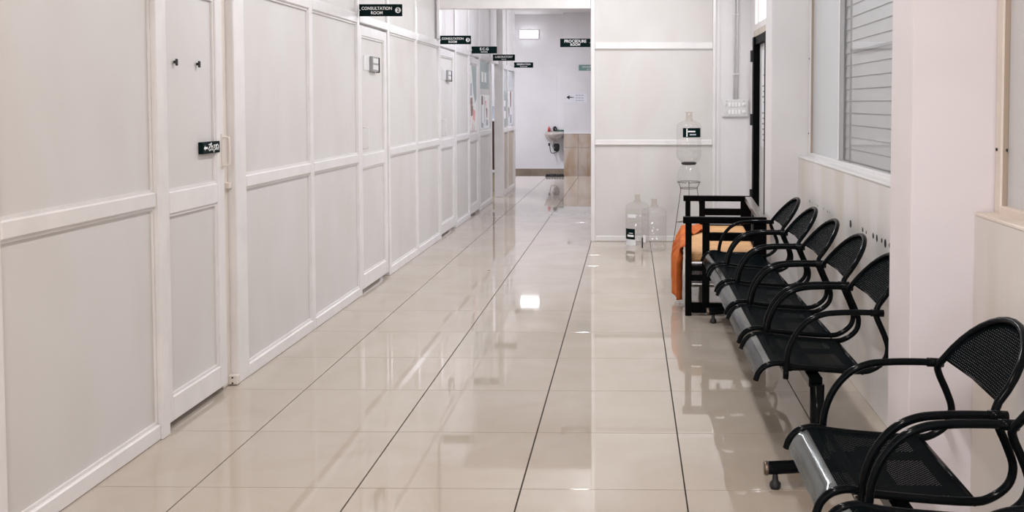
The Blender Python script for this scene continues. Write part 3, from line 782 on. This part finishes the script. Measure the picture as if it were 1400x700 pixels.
poster('poster', -1.953, 15.13, 15.86, 1.06, 1.60, [('brown', [(.5, 1), (.75, 1), (.7, .55), (.55, .5)]), ('brown', [(.2, .55), (.4, .5), (.4, .3), (.3, .2)]), ('green', [(.0, .95), (.15, .9), (.15, .5), (.0, .5)]), ('greyb', [(.5, .3), (.8, .3), (.75, .05), (.45, .05)])],
       'pale poster with brown figures at the end of the left wall', 'paper')

# ------------------------------------------------------------------ things seen through the open doorway
t = empty('storage_unit', (-2.35, 15.4, 0))
box('base_board', -2.55, -2.14, 15.3, 15.7, 0, .30, M['olive'], t, .004); box('shelf_edge', -2.55, -2.13, 15.28, 15.7, .30, .34, M['white'], t, .003)
box('dark_door', -2.55, -2.14, 15.3, 15.7, .34, 1.12, M['maroon'], t, .004); box('top_board', -2.56, -2.13, 15.28, 15.7, 1.12, 1.15, M['white'], t, .003)
keep(t); tag(t, 'dark brown cupboard with white top seen through the open doorway', 'cupboard')
o = boxes('paper_sheet', [(-2.30, -2.16, 15.5, 15.505, 1.15, 1.36)], M['greyb'], None); tag(o, 'bluish sheet standing on the cupboard in the side room', 'paper')

# ------------------------------------------------------------------ wash basin
t = empty('wash_basin', (-1.625, YE, .77))
prf = [(.03, -.17), (.12, -.13), (.20, -.08), (.245, -.02), (.25, .0), (.23, .0), (.20, -.05), (.0, -.10)]
bm = bmesh.new(); add_lathe(bm, prf, (0, 0, 0), 32, False)
for v in bm.verts: v.co.x *= .86
o = fin('bowl', bm, M['ceramic'], t, True); o.location = (0, -.26, 0)
o = box('back_ledge', -.20, .20, -.10, 0, -.10, .03, M['ceramic'], t, .015)
for (nm, pts, r, m) in (('waste_pipe', [(-.02, -.26, -.15), (-.02, -.26, -.28), (.03, -.20, -.32), (.04, -.02, -.30)], .02, 'steel'), ('hose', [(-.10, -.2, -.22), (-.07, -.22, -.40), (.0, -.2, -.42), (.07, -.18, -.38), (.08, -.1, -.26)], .008, 'dark')):
    tube(nm, smooth_path(pts, 5), r, M[m], t, 10)
lathe('trap', [(.0, -.39), (.05, -.38), (.065, -.34), (.065, -.26), (.05, -.22), (.0, -.22)], (.05, -.20, 0), M['dark'], t, 16, False)
box('valve', -.125, -.085, -.24, -.18, -.27, -.21, M['dark'], t, .006)
tube('tap', smooth_path([(.0, -.05, .03), (.0, -.05, .07), (.02, -.10, .09), (.03, -.17, .08)], 4), .010, M['steel'], t, 8)
tag(t, 'off white wall hung wash basin with dark pipes at the far end', 'basin')
o = lathe('soap_bottle', [(.0, 0), (.03, 0), (.03, .07), (.015, .085), (.012, .11), (.0, .11)], (0, 0, 0), M['red'], None, 14, False); o.location = (-1.745, YE-.07, .80); tag(o, 'small red bottle on the back ledge of the wash basin', 'bottle')
o = lathe('soap_dish', [(.0, 0), (.04, 0), (.045, .07), (.02, .10), (.0, .10)], (0, 0, 0), M['dark'], None, 14, False); o.location = (-1.62, YE-.06, .812); tag(o, 'small black container on the wash basin', 'container')
o = tube('green_brush', [(-1.57, YE-.07, .822), (-1.42, YE-.08, .822)], .018, M['bottleg']); tag(o, 'dark green brush lying on the wash basin', 'brush')
o = boxes('rubber_mat', [(-1.62+.05*k, -1.585+.05*k, 18.30, 18.43, .012, .05) for k in range(7)] + [(-1.63, -1.28, 18.29, 18.31, .0005, .022), (-1.63, -1.28, 18.42, 18.435, .0005, .022)], M['dark'], None, .002, False)
tag(o, 'black slatted rubber grating at the floor edge under the basin', 'grating')

# ------------------------------------------------------------------ switch board and conduits
t = empty('switch_board', (1.055, YB, 1.36))
x0, x1, z0, z1 = .925, 1.188, 1.268, 1.445
box('plate', x0, x1, YB-.032, YB, z0, z1, M['plastic'], t, .006)
box('rim', x0+.012, x1-.012, YB-.036, YB-.032, z0+.012, z1-.012, M['plastic'], t, .002)
for r in range(2):
    zc = z0+.05+.075*r
    for k in range(4): box('switch', x0+.062+.032*k, x0+.088+.032*k, YB-.043, YB-.036, zc-.022, zc+.022, M['white'], t, .003)
    s_ = lathe('socket', [(.0, 0), (.020, 0), (.020, .004), (.0, .004)], (0, 0, 0), M['white'], t, 16, False); s_.matrix_local = Matrix.Translation((x1-.045, YB-.036, zc)) @ Matrix.Rotation(PI/2, 4, 'X')
    for q in ((-.007, -.004), (.007, -.004), (0, .008)):
        box('socket_hole', x1-.045+q[0]-.002, x1-.045+q[0]+.002, YB-.0412, YB-.040, zc+q[1]-.002, zc+q[1]+.002, M['dark'], t)
    box('indicator', x0+.025, x0+.045, YB-.042, YB-.036, zc-.015, zc+.015, M['plastic'], t, .003)
for xx_, zz_ in ((x0+.045, z1-.018), (x1-.045, z1-.018)):
    box('screw', xx_-.004, xx_+.004, YB-.038, YB-.036, zz_-.004, zz_+.004, M['grey'], t)
keep(t); tag(t, 'white electrical switch board with two rows of switches and sockets', 'switch board')
for x, lb in ((1.044, 'left of the two thin white conduits rising from the switch board'), (1.078, 'right of the two thin white conduits rising from the switch board')):
    t = tube('conduit', [(x, YB-.012, 1.446), (x, YB-.012, CEIL-.002)], .0095, M['plastic'], None, 10)
    tag(t, lb, 'conduit')
    for z in (1.70, 2.3, 2.8): box('clip', x-.016, x+.016, YB-.023, YB, z-.008, z+.008, M['plastic'], t, .002)

# small scuffs and a scrap on the floor
for i, (x, y, lb) in enumerate(((.565, 3.21, 'tiny dark curled scrap on the tile by the bench foot'), (-1.2, 8.0, 'tiny brown fleck on the floor beside the left wall'))):
    o = tube('scrap', [(x, y, .002), (x+.008, y+.006, .002), (x+.016, y, .002)], .0015, M['dark'], None, 6); tag(o, lb, 'scrap')
